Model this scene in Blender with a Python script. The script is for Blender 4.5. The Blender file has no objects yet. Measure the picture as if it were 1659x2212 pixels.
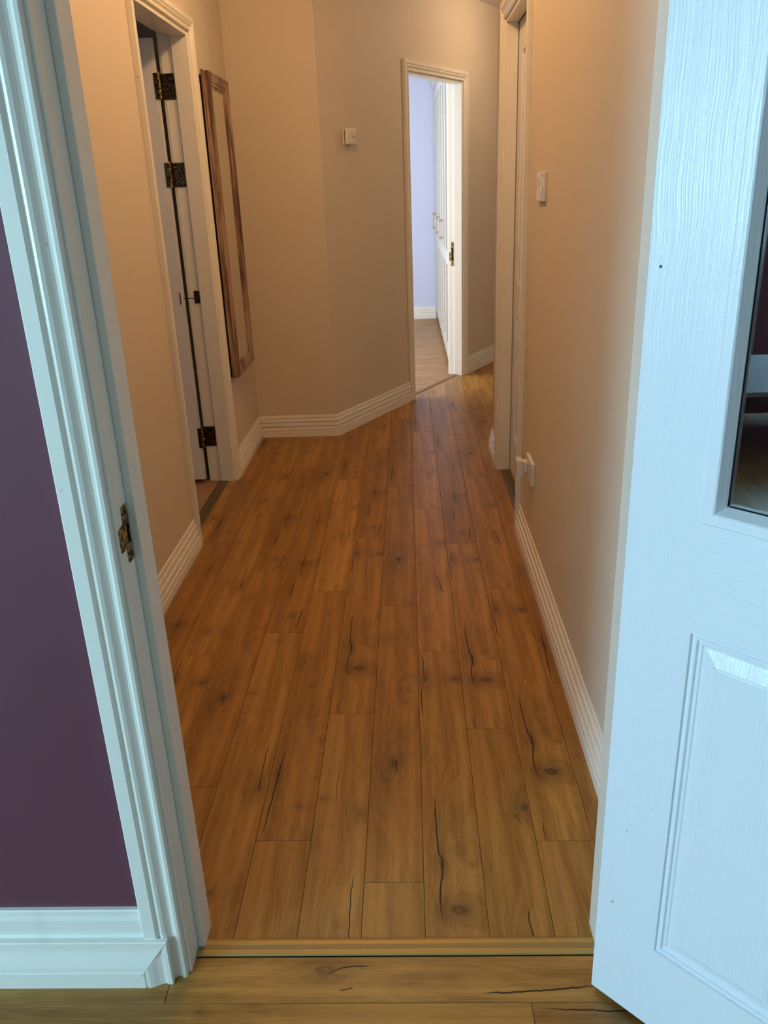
import bpy, bmesh, math, random
from mathutils import Vector, Matrix

random.seed(7)
scene = bpy.context.scene
COL = scene.collection
PI = math.pi

# ------------------------------------------------------------------ camera
cam_d = bpy.data.cameras.new('camera')
cam = bpy.data.objects.new('camera', cam_d); COL.objects.link(cam)
cam_d.sensor_fit = 'HORIZONTAL'; cam_d.sensor_width = 36.0
cam_d.lens = 1774.03 / 1659.0 * 36.0
cam_d.clip_start = 0.02
_r = Vector((0.99904644, 0.02425597, -0.0363023))
_u = Vector((0.02473792, 0.37064503, 0.92844509))
_f = Vector((-0.0359756, 0.92845781, -0.36969156))
m = Matrix((( _r.x, _u.x, -_f.x, 0.0), (_r.y, _u.y, -_f.y, 0.0), (_r.z, _u.z, -_f.z, 1.36667), (0, 0, 0, 1)))
cam.matrix_world = m
scene.camera = cam

# ------------------------------------------------------------------ view + world
vs = scene.view_settings
vs.view_transform = 'Standard'; vs.look = 'None'; vs.gamma = 1.0; vs.use_curve_mapping = False
vs.exposure = 0.0
cy = scene.cycles
cy.max_bounces = 6; cy.diffuse_bounces = 4; cy.glossy_bounces = 3; cy.transmission_bounces = 3; cy.transparent_max_bounces = 6
world = bpy.data.worlds.new('overcast_sky'); scene.world = world
world.use_nodes = True
wb = world.node_tree.nodes['Background']
wb.inputs['Color'].default_value = (0.62, 0.82, 1.0, 1); wb.inputs['Strength'].default_value = 1.0

def area_light(name, loc, direction, sx, sy, power, color):
    d = bpy.data.lights.new(name, 'AREA'); d.shape = 'RECTANGLE'; d.size = sx; d.size_y = sy
    d.energy = power; d.color = color
    o = bpy.data.objects.new(name, d); COL.objects.link(o)
    o.location = loc
    o.rotation_euler = Vector(direction).to_track_quat('-Z', 'Y').to_euler()
    return o
DAY = (0.43, 0.775, 1.0)
area_light('daylight_living_window', (-4.56, -2.0, 1.50), (1, 0, 0), 1.40, 1.32, 232, DAY)
area_light('added_back_fill', (-1.0, -2.96, 1.45), (0, 1, 0), 2.2, 1.2, 4, DAY)  # weak frontal fill added behind the viewer, no known window there
area_light('daylight_bedroom_window', (-2.56, 6.45, 1.5), (1, 0, 0), 1.7, 1.2, 112, (0.86, 0.93, 1.0))
area_light('added_side_room_daylight', (-1.9, 1.28, 1.5), (0, 1, 0), 0.7, 0.8, 1.6, (0.75, 0.88, 1.0))  # area light added as the side room's daylight, no window behind it

# ------------------------------------------------------------------ mesh helpers
def mesh_obj(name, verts, faces, mat, parent=None, smooth=False, mats=None, fmat=None):
    me = bpy.data.meshes.new(name)
    me.from_pydata([tuple(v) for v in verts], [], faces); me.update()
    for mm in (mats or [mat]): me.materials.append(mm)
    if fmat:
        for p, i in zip(me.polygons, fmat): p.material_index = i
    bm = bmesh.new(); bm.from_mesh(me)
    bmesh.ops.recalc_face_normals(bm, faces=bm.faces); bm.to_mesh(me); bm.free()
    if smooth:
        for p in me.polygons: p.use_smooth = True
        try: me.set_sharp_from_angle(angle=math.radians(35))
        except Exception: pass
    o = bpy.data.objects.new(name, me); COL.objects.link(o)
    if parent: o.parent = parent
    return o

BOXF = [(0, 1, 2, 3), (4, 7, 6, 5), (0, 4, 5, 1), (1, 5, 6, 2), (2, 6, 7, 3), (3, 7, 4, 0)]
def boxv(x0, x1, y0, y1, z0, z1):
    return [(x0, y0, z0), (x1, y0, z0), (x1, y1, z0), (x0, y1, z0), (x0, y0, z1), (x1, y0, z1), (x1, y1, z1), (x0, y1, z1)]

def boxes(name, lst, mat, parent=None, bevel=0.0, mats=None, fm=None):
    bm = bmesh.new()
    for b in lst:
        vs_ = [bm.verts.new(v) for v in boxv(*b)]
        for f in BOXF: bm.faces.new([vs_[i] for i in f])
    bmesh.ops.recalc_face_normals(bm, faces=bm.faces)
    if bevel > 0:
        bmesh.ops.bevel(bm, geom=list(bm.edges), offset=bevel, segments=2, profile=0.6, affect='EDGES')
    me = bpy.data.meshes.new(name); 
    for mm in (mats or [mat]): me.materials.append(mm)
    if fm:
        for f in bm.faces: f.material_index = fm(f)
    bm.to_mesh(me); bm.free()
    o = bpy.data.objects.new(name, me); COL.objects.link(o)
    if parent: o.parent = parent
    return o

def cyl(name, c, axis, r0, r1, h, mat, parent=None, seg=20, bev=0.0):
    """tapered disc/cylinder from c along axis ('x','y','z' or vector), with a rounded rim"""
    a = {'x': Vector((1, 0, 0)), 'y': Vector((0, 1, 0)), 'z': Vector((0, 0, 1))}.get(axis, None) if isinstance(axis, str) else Vector(axis).normalized()
    t = a.orthogonal().normalized(); b = a.cross(t)
    rings = [(r0, 0.0), (r1, h - bev), (max(r1 - bev, 1e-4), h)] if bev > 0 else [(r0, 0.0), (r1, h)]
    vs_, fs = [], []
    for r, z in rings:
        for i in range(seg):
            an = 2 * PI * i / seg
            vs_.append(Vector(c) + a * z + t * (r * math.cos(an)) + b * (r * math.sin(an)))
    n = len(rings)
    for k in range(n - 1):
        for i in range(seg):
            j = (i + 1) % seg
            fs.append((k * seg + i, k * seg + j, (k + 1) * seg + j, (k + 1) * seg + i))
    fs.append(tuple(range(seg))[::-1]); fs.append(tuple((n - 1) * seg + i for i in range(seg)))
    return mesh_obj(name, vs_, fs, mat, parent, smooth=True)

def empty(name, loc=(0, 0, 0), rz=0.0, parent=None):
    o = bpy.data.objects.new(name, None); COL.objects.link(o)
    o.location = loc; o.rotation_euler = (0, 0, rz); o.empty_display_size = 0.05
    if parent: o.parent = parent
    return o

def tag(o, label=None, cat=None, group=None, kind=None):
    if label: o['label'] = label
    if cat: o['category'] = cat
    if group: o['group'] = group
    if kind: o['kind'] = kind
    return o

def struct(o, label, cat): return tag(o, label, cat, kind='structure')

def sweep(name, prof, ends, mat, parent=None):
    """prof: list of profile ids; ends: two lists of 3D points, same length. Closed prism."""
    a, b = ends; n = len(a)
    fs = [(i, (i + 1) % n, n + (i + 1) % n, n + i) for i in range(n)]
    fs += [tuple(range(n))[::-1], tuple(n + i for i in range(n))]
    return mesh_obj(name, list(a) + list(b), fs, mat, parent)

# ------------------------------------------------------------------ material helpers
class NT:
    def __init__(s, name):
        s.m = bpy.data.materials.new(name); s.m.use_nodes = True
        s.t = s.m.node_tree; s.n = s.t.nodes; s.l = s.t.links
        s.b = s.n['Principled BSDF']; s.out = s.n['Material Output']
    def node(s, typ, **kw):
        nd = s.n.new(typ)
        for k, v in kw.items():
            if k == 'inp':
                for i, val in v.items():
                    if hasattr(val, 'links'): s.l.new(val, nd.inputs[i])
                    else: nd.inputs[i].default_value = val
            else: setattr(nd, k, v)
        return nd
    def math(s, op, a, b=None, c=None, clamp=False):
        nd = s.n.new('ShaderNodeMath'); nd.operation = op; nd.use_clamp = clamp
        for i, v in enumerate((a, b, c)):
            if v is None: continue
            if hasattr(v, 'links'): s.l.new(v, nd.inputs[i])
            else: nd.inputs[i].default_value = v
        return nd.outputs[0]
    def vmath(s, op, a, b=None):
        nd = s.n.new('ShaderNodeVectorMath'); nd.operation = op
        for i, v in enumerate((a, b)):
            if v is None: continue
            if hasattr(v, 'links'): s.l.new(v, nd.inputs[i])
            else: nd.inputs[i].default_value = v
        return nd.outputs['Value'] if op in ('LENGTH', 'DOT_PRODUCT') else nd.outputs[0]
    def mix(s, fac, a, b):
        nd = s.n.new('ShaderNodeMix'); nd.data_type = 'RGBA'
        for sock, v in ((nd.inputs[0], fac), (nd.inputs[6], a), (nd.inputs[7], b)):
            if hasattr(v, 'links'): s.l.new(v, sock)
            else: sock.default_value = v if not isinstance(v, tuple) else (v + (1,) if len(v) == 3 else v)
        return nd.outputs[2]
    def maprange(s, v, a, b, c, d, smooth=True):
        nd = s.n.new('ShaderNodeMapRange'); nd.interpolation_type = 'SMOOTHSTEP' if smooth else 'LINEAR'; nd.clamp = True
        s.l.new(v, nd.inputs[0])
        for i, x in enumerate((a, b, c, d)): nd.inputs[i + 1].default_value = x
        return nd.outputs[0]
    def noise(s, vec=None, scale=5.0, detail=2.0, rough=0.5, dim='3D', w=None):
        nd = s.n.new('ShaderNodeTexNoise'); nd.noise_dimensions = dim
        nd.inputs['Scale'].default_value = scale; nd.inputs['Detail'].default_value = detail; nd.inputs['Roughness'].default_value = rough
        if vec is not None: s.l.new(vec, nd.inputs['Vector'])
        if w is not None: s.l.new(w, nd.inputs['W'])
        return nd.outputs[0]
    def coord(s): return s.n.new('ShaderNodeTexCoord').outputs['Object']
    def scaled(s, vec, sc): return s.vmath('MULTIPLY', vec, sc)
    def bump(s, h, strength, dist=0.002):
        nd = s.n.new('ShaderNodeBump'); nd.inputs['Strength'].default_value = strength; nd.inputs['Distance'].default_value = dist
        s.l.new(h, nd.inputs['Height']); s.l.new(nd.outputs[0], s.b.inputs['Normal'])
    def set(s, **kw):
        for k, v in kw.items():
            key = {'col': 'Base Color', 'rough': 'Roughness', 'metal': 'Metallic', 'spec': 'Specular IOR Level', 'coat': 'Coat Weight', 'crough': 'Coat Roughness'}[k]
            sock = s.b.inputs[key]
            if hasattr(v, 'links'): s.l.new(v, sock)
            else: sock.default_value = v + (1,) if isinstance(v, tuple) else v
        return s.m

def paint_wall(name, col, var=0.03, rough=0.6):
    t = NT(name); c = t.coord()
    n1 = t.noise(c, 2.2, 3.0); n2 = t.noise(c, 190.0, 2.0)
    dark = tuple(x * (1 - var) for x in col); light = tuple(min(1, x * (1 + var)) for x in col)
    t.bump(n2, 0.10, 0.0015)
    return t.set(col=t.mix(n1, dark, light), rough=rough, spec=0.35)

def paint_trim(name, col, rough=0.28, chips=0.5):
    """gloss-painted wood with brush marks and a few brown chips and scuffs"""
    t = NT(name); c = t.coord()
    brush = t.noise(t.scaled(c, (260, 260, 9)), 1.0, 2.0)
    sp = t.noise(c, 62.0, 2.0, 0.45); rare = t.noise(c, 3.1, 1.0)
    chip = t.math('MULTIPLY', t.maprange(sp, 0.735, 0.755, 0, 1), t.maprange(rare, 0.5, 0.6, 0, chips))
    scuff = t.math('MULTIPLY', t.maprange(t.noise(t.scaled(c, (18, 18, 5)), 1.0, 3.0), 0.58, 0.75, 0, 0.18), 1.0)
    base = t.mix(scuff, col, tuple(x * 0.72 for x in col))
    t.bump(brush, 0.06, 0.001)
    return t.set(col=t.mix(chip, base, (0.20, 0.10, 0.045)), rough=rough, spec=0.45)

def plain(name, col, rough=0.5, metal=0.0, spec=0.5, var=0.06, scale=40.0, bump=0.0):
    t = NT(name); c = t.coord(); n = t.noise(c, scale, 2.0)
    if bump: t.bump(n, bump, 0.001)
    return t.set(col=t.mix(n, tuple(x * (1 - var) for x in col), tuple(min(1, x * (1 + var)) for x in col)), rough=rough, metal=metal, spec=spec)

def metal_aged(name, col, dark, rough=0.38):
    t = NT(name); c = t.coord(); n = t.noise(c, 130.0, 3.0)
    k = t.maprange(n, 0.42, 0.60, 0, 1)
    return t.set(col=t.mix(k, dark, col), rough=rough, metal=1.0)

M = {}
M['cream'] = paint_wall('cream_wall_paint', (0.67, 0.60, 0.495))
M['plum'] = paint_wall('plum_wall_paint', (0.134, 0.045, 0.067), 0.05, 0.55)
M['lavender'] = paint_wall('lavender_wall_paint', (0.63, 0.69, 0.91), 0.02)
M['white_wall'] = paint_wall('white_wall_paint', (0.80, 0.80, 0.78), 0.02)
M['ceiling'] = paint_wall('ceiling_paint', (0.82, 0.79, 0.73), 0.02, 0.8)
M['trim'] = paint_trim('white_gloss_trim_paint', (0.84, 0.825, 0.755))
M['door'] = None
M['brass'] = metal_aged('tarnished_brass', (0.55, 0.40, 0.17), (0.06, 0.04, 0.025))
M['brass_dark'] = metal_aged('dark_worn_brass', (0.16, 0.10, 0.04), (0.025, 0.017, 0.010), 0.36)
M['black'] = plain('black_rubber_and_gap_shade', (0.008, 0.007, 0.006), 0.9, spec=0.1)  # near-black for rubber, also paints the shade in gaps and latch holes
M['plastic'] = plain('white_switch_plastic', (0.80, 0.78, 0.73), 0.32, var=0.02)
M['rocker'] = plain('pale_rocker_plastic', (0.78, 0.77, 0.75), 0.25, var=0.02)
M['dark_plastic'] = plain('dark_marking', (0.05, 0.03, 0.02), 0.5)
M['wardrobe'] = plain('ivory_wardrobe_lacquer', (0.56, 0.55, 0.51), 0.38, var=0.02)
M['handle'] = plain('brushed_cream_handle_metal', (0.52, 0.46, 0.36), 0.35, metal=0.6)
M['sub'] = plain('underlay_board', (0.10, 0.07, 0.045), 0.9)

def door_paint(name, axis):
    """moulded door skin with embossed wood grain along axis"""
    t = NT(name); c = t.coord()
    sc = (300, 60, 3.6) if axis == 'z' else (3.6, 60, 300)
    warp = t.noise(c, 5.0, 2.0)
    comb = t.n.new('ShaderNodeCombineXYZ'); t.l.new(t.math('MULTIPLY', warp, 8.0), comb.inputs[0 if axis == 'z' else 2])
    v = t.vmath('ADD', t.scaled(c, sc), comb.outputs[0])
    g = t.noise(v, 1.0, 2.5, 0.55)
    tex = t.noise(c, 420.0, 1.0)
    t.bump(t.math('ADD', g, t.math('MULTIPLY', tex, 0.2)), 0.50 if axis == 'z' else 0.26, 0.0022)
    spk = t.maprange(t.noise(c, 55.0, 1.0, 0.4), 0.79, 0.81, 0, 0.6)
    return t.set(col=t.mix(spk, (0.82, 0.845, 0.90), (0.40, 0.36, 0.30)), rough=0.30, spec=0.5)
M['door_v'] = door_paint('white_door_paint_upright_grain', 'z')
M['door_h'] = door_paint('white_door_paint_level_grain', 'x')

# ---- oak laminate, one material for each printed board design (local x across, y along)
BW, BL = 0.126, 1.2245
def oak(name, knots, cracks, lo, hi, tint=1.0):
    t = NT(name); c = t.coord()
    oi = t.n.new('ShaderNodeObjectInfo')
    sep = t.n.new('ShaderNodeSeparateXYZ'); t.l.new(c, sep.inputs[0]); X, Y = sep.outputs[0], sep.outputs[1]
    nz = t.n.new('ShaderNodeTexNoise'); nz.inputs['Scale'].default_value = 55.0; nz.inputs['Detail'].default_value = 2.0
    t.l.new(t.scaled(c, (1, 0.5, 1)), nz.inputs['Vector'])
    jig = t.vmath('MULTIPLY', t.vmath('SUBTRACT', nz.outputs['Color'], (0.5, 0.5, 0.5)), (0.012, 0.02, 0))
    P = t.vmath('ADD', c, jig)
    # grain field: bends round the knots
    low = t.noise(t.scaled(c, (7, 1.3, 1)), 1.0, 2.0)
    field = t.math('ADD', t.math('MULTIPLY', X, 9.0), t.math('MULTIPLY', low, 2.6))
    kmask = None; smud = None
    for (kx, ky, rx, ry, dk, swirl) in knots:
        d = t.vmath('LENGTH', t.vmath('MULTIPLY', t.vmath('SUBTRACT', P, (kx, ky, 0)), (1 / rx, 1 / ry, 0)))
        g = t.math('EXPONENT', t.math('MULTIPLY', t.math('MULTIPLY', d, d), -0.16))
        if swirl:
            field = t.math('ADD', field, t.math('MULTIPLY', g, swirl * 0.45))
        core = t.maprange(d, 0.35, 1.15, min(1.0, dk * 1.1), 0.0)
        core = t.math('MULTIPLY', core, t.maprange(d, 0.0, 0.75, 0.74, 1.0))
        halo = t.math('MULTIPLY', g, 0.62 * dk)
        k = t.math('MAXIMUM', core, halo)
        kmask = k if kmask is None else t.math('MAXIMUM', kmask, k)
    ring = t.noise(None, 3.1, 3.0, 0.62, '1D', w=field)
    pores = t.noise(t.scaled(c, (520, 14, 1)), 1.0, 2.0, 0.6)
    streak = t.noise(t.scaled(c, (36, 1.1, 1)), 1.0, 2.0)
    f = t.math('ADD', t.math('MULTIPLY', ring, 0.34), t.math('ADD', t.math('MULTIPLY', pores, 0.36), t.math('MULTIPLY', streak, 0.50)))
    f = t.maprange(f, 0.455, 0.75, 0, 1)
    col = t.mix(f, lo, hi)
    # board to board tone
    tone = t.math('MULTIPLY_ADD', oi.outputs['Random'], 0.14, 0.92 * tint)
    hsv = t.n.new('ShaderNodeHueSaturation'); hsv.inputs['Saturation'].default_value = 1.06; t.l.new(col, hsv.inputs['Color']); t.l.new(tone, hsv.inputs['Value'])
    col = t.mix(0.20, hsv.outputs[0], (0.31, 0.172, 0.034))
    mott = t.noise(t.scaled(c, (13, 3.2, 1)), 1.0, 3.0, 0.6)
    col = t.mix(t.maprange(mott, 0.50, 0.74, 0.0, 0.62), col, (0.115, 0.052, 0.015))
    if kmask is not None:
        col = t.mix(kmask, col, (0.036, 0.015, 0.007))
    cm = None
    T = t.math('MULTIPLY_ADD', Y, 1 / BL, 0.5)
    wob = t.math('MULTIPLY', t.math('SUBTRACT', t.noise(t.scaled(c, (1, 30, 1)), 1.0, 3.0), 0.5), 0.008)
    for pts, wid in cracks:
        ps = sorted((y / BL + 0.5, x / BW + 0.5) for x, y in pts)
        fc = t.n.new('ShaderNodeFloatCurve'); cu = fc.mapping.curves[0]
        cu.points[0].location = (max(0, ps[0][0] - 0.01), ps[0][1]); cu.points[1].location = (min(1, ps[-1][0] + 0.01), ps[-1][1])
        for q in ps[1:-1]: cu.points.new(*q)
        for q in cu.points: q.handle_type = 'AUTO_CLAMPED'
        fc.mapping.update(); t.l.new(T, fc.inputs['Value'])
        xc = t.math('MULTIPLY', t.math('SUBTRACT', fc.outputs[0], 0.5), BW)
        y0, y1 = ps[0][0], ps[-1][0]; ln = y1 - y0
        w = t.math('MULTIPLY', t.maprange(T, y0, y0 + ln * 0.22, 0, 1), t.maprange(T, y1 - ln * 0.22, y1, 1, 0))
        dist = t.math('ABSOLUTE', t.math('SUBTRACT', t.math('ADD', X, wob), xc))
        q = t.math('DIVIDE', dist, t.math('MULTIPLY_ADD', w, wid * 0.85, 0.00012))
        k = t.math('MULTIPLY', t.maprange(q, 0.55, 1.25, 0.95, 0), t.maprange(w, 0.0, 0.12, 0, 1))
        cm = k if cm is None else t.math('MAXIMUM', cm, k)
    if cm is not None:
        col = t.mix(cm, col, (0.012, 0.005, 0.003))
    t.bump(pores, 0.10, 0.0008)
    rg = t.maprange(pores, 0.3, 0.7, 0.34, 0.46)
    return t.set(col=col, rough=rg if cm is None else t.math('MAXIMUM', rg, t.math('MULTIPLY', cm, 0.8)), spec=0.45)

LO, HI = (0.215, 0.094, 0.024), (0.470, 0.250, 0.078)
OAK = {
 'A': oak('oak_print_split_knot', [(-.046, .455, .012, .030, .8, 1.0), (.044, .452, .014, .011, .8, .0), (.0073, -.382, .0245, .0200, .95, 1.6), (.012, -.225, .030, .028, .33, 1.0), (-.024, -.262, .007, .022, .8, .0), (.040, -.262, .006, .008, .6, 0)],
   [([(-.0485, .605), (-.047, .46)], .0013), ([(-.057, .42), (-.054, .265)], .0018), ([(-.033, -.03), (-.0295, -.215), (-.0225, -.265), (-.030, -.35), (-.022, -.43)], .0021), ([(-.0392, -.545), (-.0417, -.611)], .001)], LO, HI, 1.02),
 'B': oak('oak_print_star_knot', [(-.003, -.232, .0105, .022, .95, 2.4), (-.022, -.275, .024, .050, .42, .8), (-.024, .388, .016, .022, .5, 1.5), (.03, .10, .02, .03, .12, 2.2)],
   [([(.0, -.215), (.001, -.265)], .0016)], (0.195, 0.083, 0.021), (0.435, 0.220, 0.066), 0.98),
 'C': oak('oak_print_long_split', [(.0247, -.503, .008, .007, .6, 0), (-.0034, .008, .009, .020, .45, .8), (-.035, .141, .011, .022, .5, .8), (.047, -.255, .018, .028, .22, 1.5), (-.043, -.392, .006, .020, .8, 0)],
   [([(-.036, -.27), (-.043, -.39), (-.0514, -.608)], .0019)], (0.190, 0.080, 0.021), (0.420, 0.212, 0.063), 0.97),
 'D': oak('oak_print_pale_streak', [(-.050, .27, .010, .007, .55, 0), (.042, .222, .012, .016, .5, .8), (.02, -.42, .02, .05, .16, 1.2)],
   [([(.038, .04), (.037, -.04), (.041, -.16)], .0014), ([(-.016, .42), (-.0185, .24)], .0006)], (0.235, 0.106, 0.028), (0.495, 0.270, 0.088), 1.03),
 'E': oak('oak_print_edge_knot', [(.051, .307, .011, .020, .8, 1.2), (.026, .282, .008, .006, .5, 0), (-.035, -.3, .018, .04, .2, 1.2)],
   [([(.022, .288), (.032, .272), (.043, .252)], .0008), ([(.018, .02), (.0208, -.06)], .0016)], LO, HI, 1.0),
 'F': oak('oak_print_twin_splits', [(.004, -.075, .010, .014, .75, 1.2), (.022, -.065, .012, .014, .45, 0), (.010, -.50, .008, .012, .7, 0), (-.03, .36, .02, .04, .3, 1.5), (-.02, -.3, .016, .05, .25, 1.0)],
   [([(-.004, .06), (.001, -.07), (-.004, -.20)], .0014), ([(-.012, -.24), (-.014, -.36)], .0016), ([(.044, -.44), (.038, -.53), (.033, -.60)], .0021), ([(.02, .42), (.012, .28)], .0016)], (0.180, 0.075, 0.020), (0.400, 0.200, 0.060), 0.96),
 'G': oak('oak_print_warm_split', [(.0425, -.142, .006, .018, .85, 0), (-.05, .267, .010, .007, .6, 0), (-.012, -.466, .010, .014, .7, .8), (.042, -.466, .012, .04, .35, .6), (-.006, .559, .008, .01, .5, 0)],
   [([(.0392, .04), (.040, -.087), (.0430, -.16)], .0016)], (0.225, 0.100, 0.025), (0.480, 0.256, 0.080), 1.02),
 'H': oak('oak_print_diagonal_split', [(.042, .222, .012, .018, .6, .8), (-.03, -.45, .02, .03, .18, 1.8), (-.045, .02, .008, .006, .5, 0)],
   [([(.016, -.07), (.0238, -.15), (.0345, -.225)], .0015), ([(.004, .0), (.012, -.07)], .0006)], (0.230, 0.102, 0.026), (0.485, 0.260, 0.083), 1.02),
}
DES = list(OAK)
OAK['K'] = oak('oak_print_forked_knot', [(-.004, -.325, .016, .030, .75, 1.4), (.010, -.33, .012, .018, .6, 0)],
   [([(.020, -.322), (.0, -.308), (-.010, -.285), (-.014, -.235)], .0016), ([(.042, -.296), (.030, -.268)], .0014), ([(.0465, -.045), (.0411, .0564), (.0290, .180)], .0022)], (0.235, 0.106, 0.028), (0.495, 0.270, 0.088), 1.03)

# ------------------------------------------------------------------ room shell
Z = 2.50
HC = Vector((-0.4266, 4.6712)); DD = Vector((0.48073, 0.87688)).normalized(); DN = Vector((-DD.y, DD.x))
DA = math.atan2(DD.y, DD.x)
DO = HC + DN * 0.018                     # origin of the diagonal wall face

def wall(name, lst, label, mat='cream', rot=None, fm=None, mats=None):
    o = boxes(name, lst, M[mat], mats=mats, fm=fm)
    if rot: o.location = rot[0]; o.rotation_euler = (0, 0, rot[1])
    return struct(o, label, 'wall')

# between living room and hall; plum on the living room side
wall('wall_front', [(-4.6, -.455, 1.11, 1.215, 0, Z), (.355, 2.6, 1.11, 1.215, 0, Z), (-.455, .355, 1.11, 1.215, 2.005, Z)],
     'plum painted wall beside the open glazed door', mats=[M['cream'], M['plum']], fm=lambda f: 1 if f.normal.y < -.9 else 0)
wall('wall_left', [(-1.02, -.90, 1.215, 3.13, 0, Z), (-1.02, -.90, 3.935, 4.69, 0, Z), (-1.02, -.90, 3.13, 3.935, 2.005, Z)],
     'long cream hall wall that carries the framed mirror')
wall('wall_right', [(.44, .55, 1.215, 3.225, 0, Z), (.44, .55, 3.99, 4.32, 0, Z), (.44, .55, 3.225, 3.99, 2.005, Z)],
     'cream hall wall with the light switch and socket')
wall('wall_right_return', [(.55, 2.2, 4.21, 4.32, 0, Z)], 'cream wall turning the corner beyond the closed hall door')
wall('wall_back', [(-2.6, -.437, 4.69, 4.80, 0, Z)], 'short cream end wall between mirror and thermostat wall')
wall('wall_diagonal', [(.011, .963, 0, .11, 0, Z), (1.762, 3.25, 0, .11, 0, Z), (.963, 1.762, 0, .11, 2.005, Z)],
     'slanting cream wall with thermostat and bedroom doorway', rot=((DO.x, DO.y, 0), DA),
     mats=[M['cream'], M['lavender']], fm=lambda f: 1 if f.normal.y > .9 else 0)
wall('wall_corridor_end', [(2.2, 2.31, 4.21, 7.62, 0, Z)], 'cream wall closing the side corridor')
wall('wall_corridor_far', [(1.02, 2.2, 7.52, 7.62, 0, Z)], 'cream wall at the far side of the side corridor')
wall('wall_bedroom', [(-2.6, 1.0, 9.11, 9.22, 0, Z)], 'lavender bedroom wall seen through the far doorway', 'lavender')
wall('wall_bedroom_left', [(-2.71, -2.6, 4.69, 5.55, 0, Z), (-2.71, -2.6, 7.35, 9.22, 0, Z), (-2.71, -2.6, 5.55, 7.35, 0, .85), (-2.71, -2.6, 5.55, 7.35, 2.15, Z)],
     'lavender bedroom wall with the window', 'lavender')
wall('wall_side_room', [(-2.71, -2.6, 1.215, 4.69, 0, Z)], 'white wall of the dim side room', 'white_wall')
wall('wall_side_closet', [(1.3, 1.4, 1.215, 4.21, 0, Z)], 'white wall behind the closed hall door', 'white_wall')
wall('wall_living_left', [(-4.71, -4.6, -3.1, -2.75, 0, Z), (-4.71, -4.6, -1.25, 1.215, 0, Z), (-4.71, -4.6, -2.75, -1.25, 2.22, Z), (-4.71, -4.6, -2.75, -1.25, 0, .80)],
     'plum living room wall with the wide window', 'plum')
wall('wall_living_back', [(-4.71, -2.15, -3.11, -3.0, 0, Z), (.15, 2.6, -3.11, -3.0, 0, Z), (-2.15, .15, -3.11, -3.0, 0, .82), (-2.15, .15, -3.11, -3.0, 2.08, Z)],
     'living room wall behind the viewer with an added window', 'white_wall')
wall('wall_living_right', [(2.6, 2.71, -3.11, 1.215, 0, Z)], 'plum living room side wall', 'plum')
struct(boxes('ceiling', [(-4.8, 2.8, -3.2, 9.3, Z, Z + .08)], M['ceiling']), 'flat pale ceiling above the hall', 'ceiling')

# ------------------------------------------------------------------ floors and planks
def plank_mesh(name, length, mat, clip=(), y0=None, y1=None, x0=None, x1=None):
    hx, hy, ch, g, th = BW / 2 - .0003, length / 2 - .0003, .0008, 0, .008
    a0 = -hx if x0 is None else x0; a1 = hx if x1 is None else x1
    b0 = -hy if y0 is None else y0; b1 = hy if y1 is None else y1
    vs_ = []
    for z, i in ((-th, 0), (-ch, 0), (0, ch)):
        vs_ += [(a0 + i, b0 + i, z), (a1 - i, b0 + i, z), (a1 - i, b1 - i, z), (a0 + i, b1 - i, z)]
    fs = [(3, 2, 1, 0), (8, 9, 10, 11)]
    for k in (0, 4):
        for i in range(4):
            j = (i + 1) % 4; fs.append((k + i, k + j, k + 4 + j, k + 4 + i))
    bm = bmesh.new(); vv = [bm.verts.new(v) for v in vs_]
    for f in fs: bm.faces.new([vv[i] for i in f])
    for co, no in clip:
        geom = list(bm.verts) + list(bm.edges) + list(bm.faces)
        r = bmesh.ops.bisect_plane(bm, geom=geom, plane_co=co, plane_no=no, clear_outer=True)
        es = [e for e in r['geom_cut'] if isinstance(e, bmesh.types.BMEdge)]
        if es:
            try: bmesh.ops.contextual_create(bm, geom=es)
            except Exception: pass
    if not bm.faces: bm.free(); return None
    bmesh.ops.recalc_face_normals(bm, faces=bm.faces)
    me = bpy.data.meshes.new(name); bm.to_mesh(me); bm.free(); me.materials.append(mat)
    return me
FULL = {d: plank_mesh('plank', BL, OAK[d]) for d in OAK}

def lay(parent, cx, cy, rz, design, lo, hi, clip_world=()):
    """one board of printed design; lo/hi limit its length (local y), clip_world cuts it along walls"""
    full = lo <= -BL / 2 + 1e-6 and hi >= BL / 2 - 1e-6
    R = Matrix.Rotation(-rz, 3, 'Z'); loc = []
    for co, no in clip_world:
        d = Vector((co[0] - cx, co[1] - cy, 0)); n3 = Vector((no[0], no[1], 0))
        cl = R @ d; nl = (R @ n3).normalized()
        corner = max(nl.x * sx * BW / 2 + nl.y * sy for sx in (-1, 1) for sy in (max(lo, -BL / 2), min(hi, BL / 2)))
        if corner > cl.dot(nl) + 1e-6: loc.append((cl, nl))
    if full and not loc: me = FULL[design]
    else:
        me = plank_mesh('plank', BL, OAK[design], loc, y0=max(lo, -BL / 2 + .0005), y1=min(hi, BL / 2 - .0005))
        if me is None: return
    o = bpy.data.objects.new('plank', me); COL.objects.link(o)
    o.location = (cx, cy, 0); o.rotation_euler = (0, 0, rz); o.parent = parent

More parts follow.
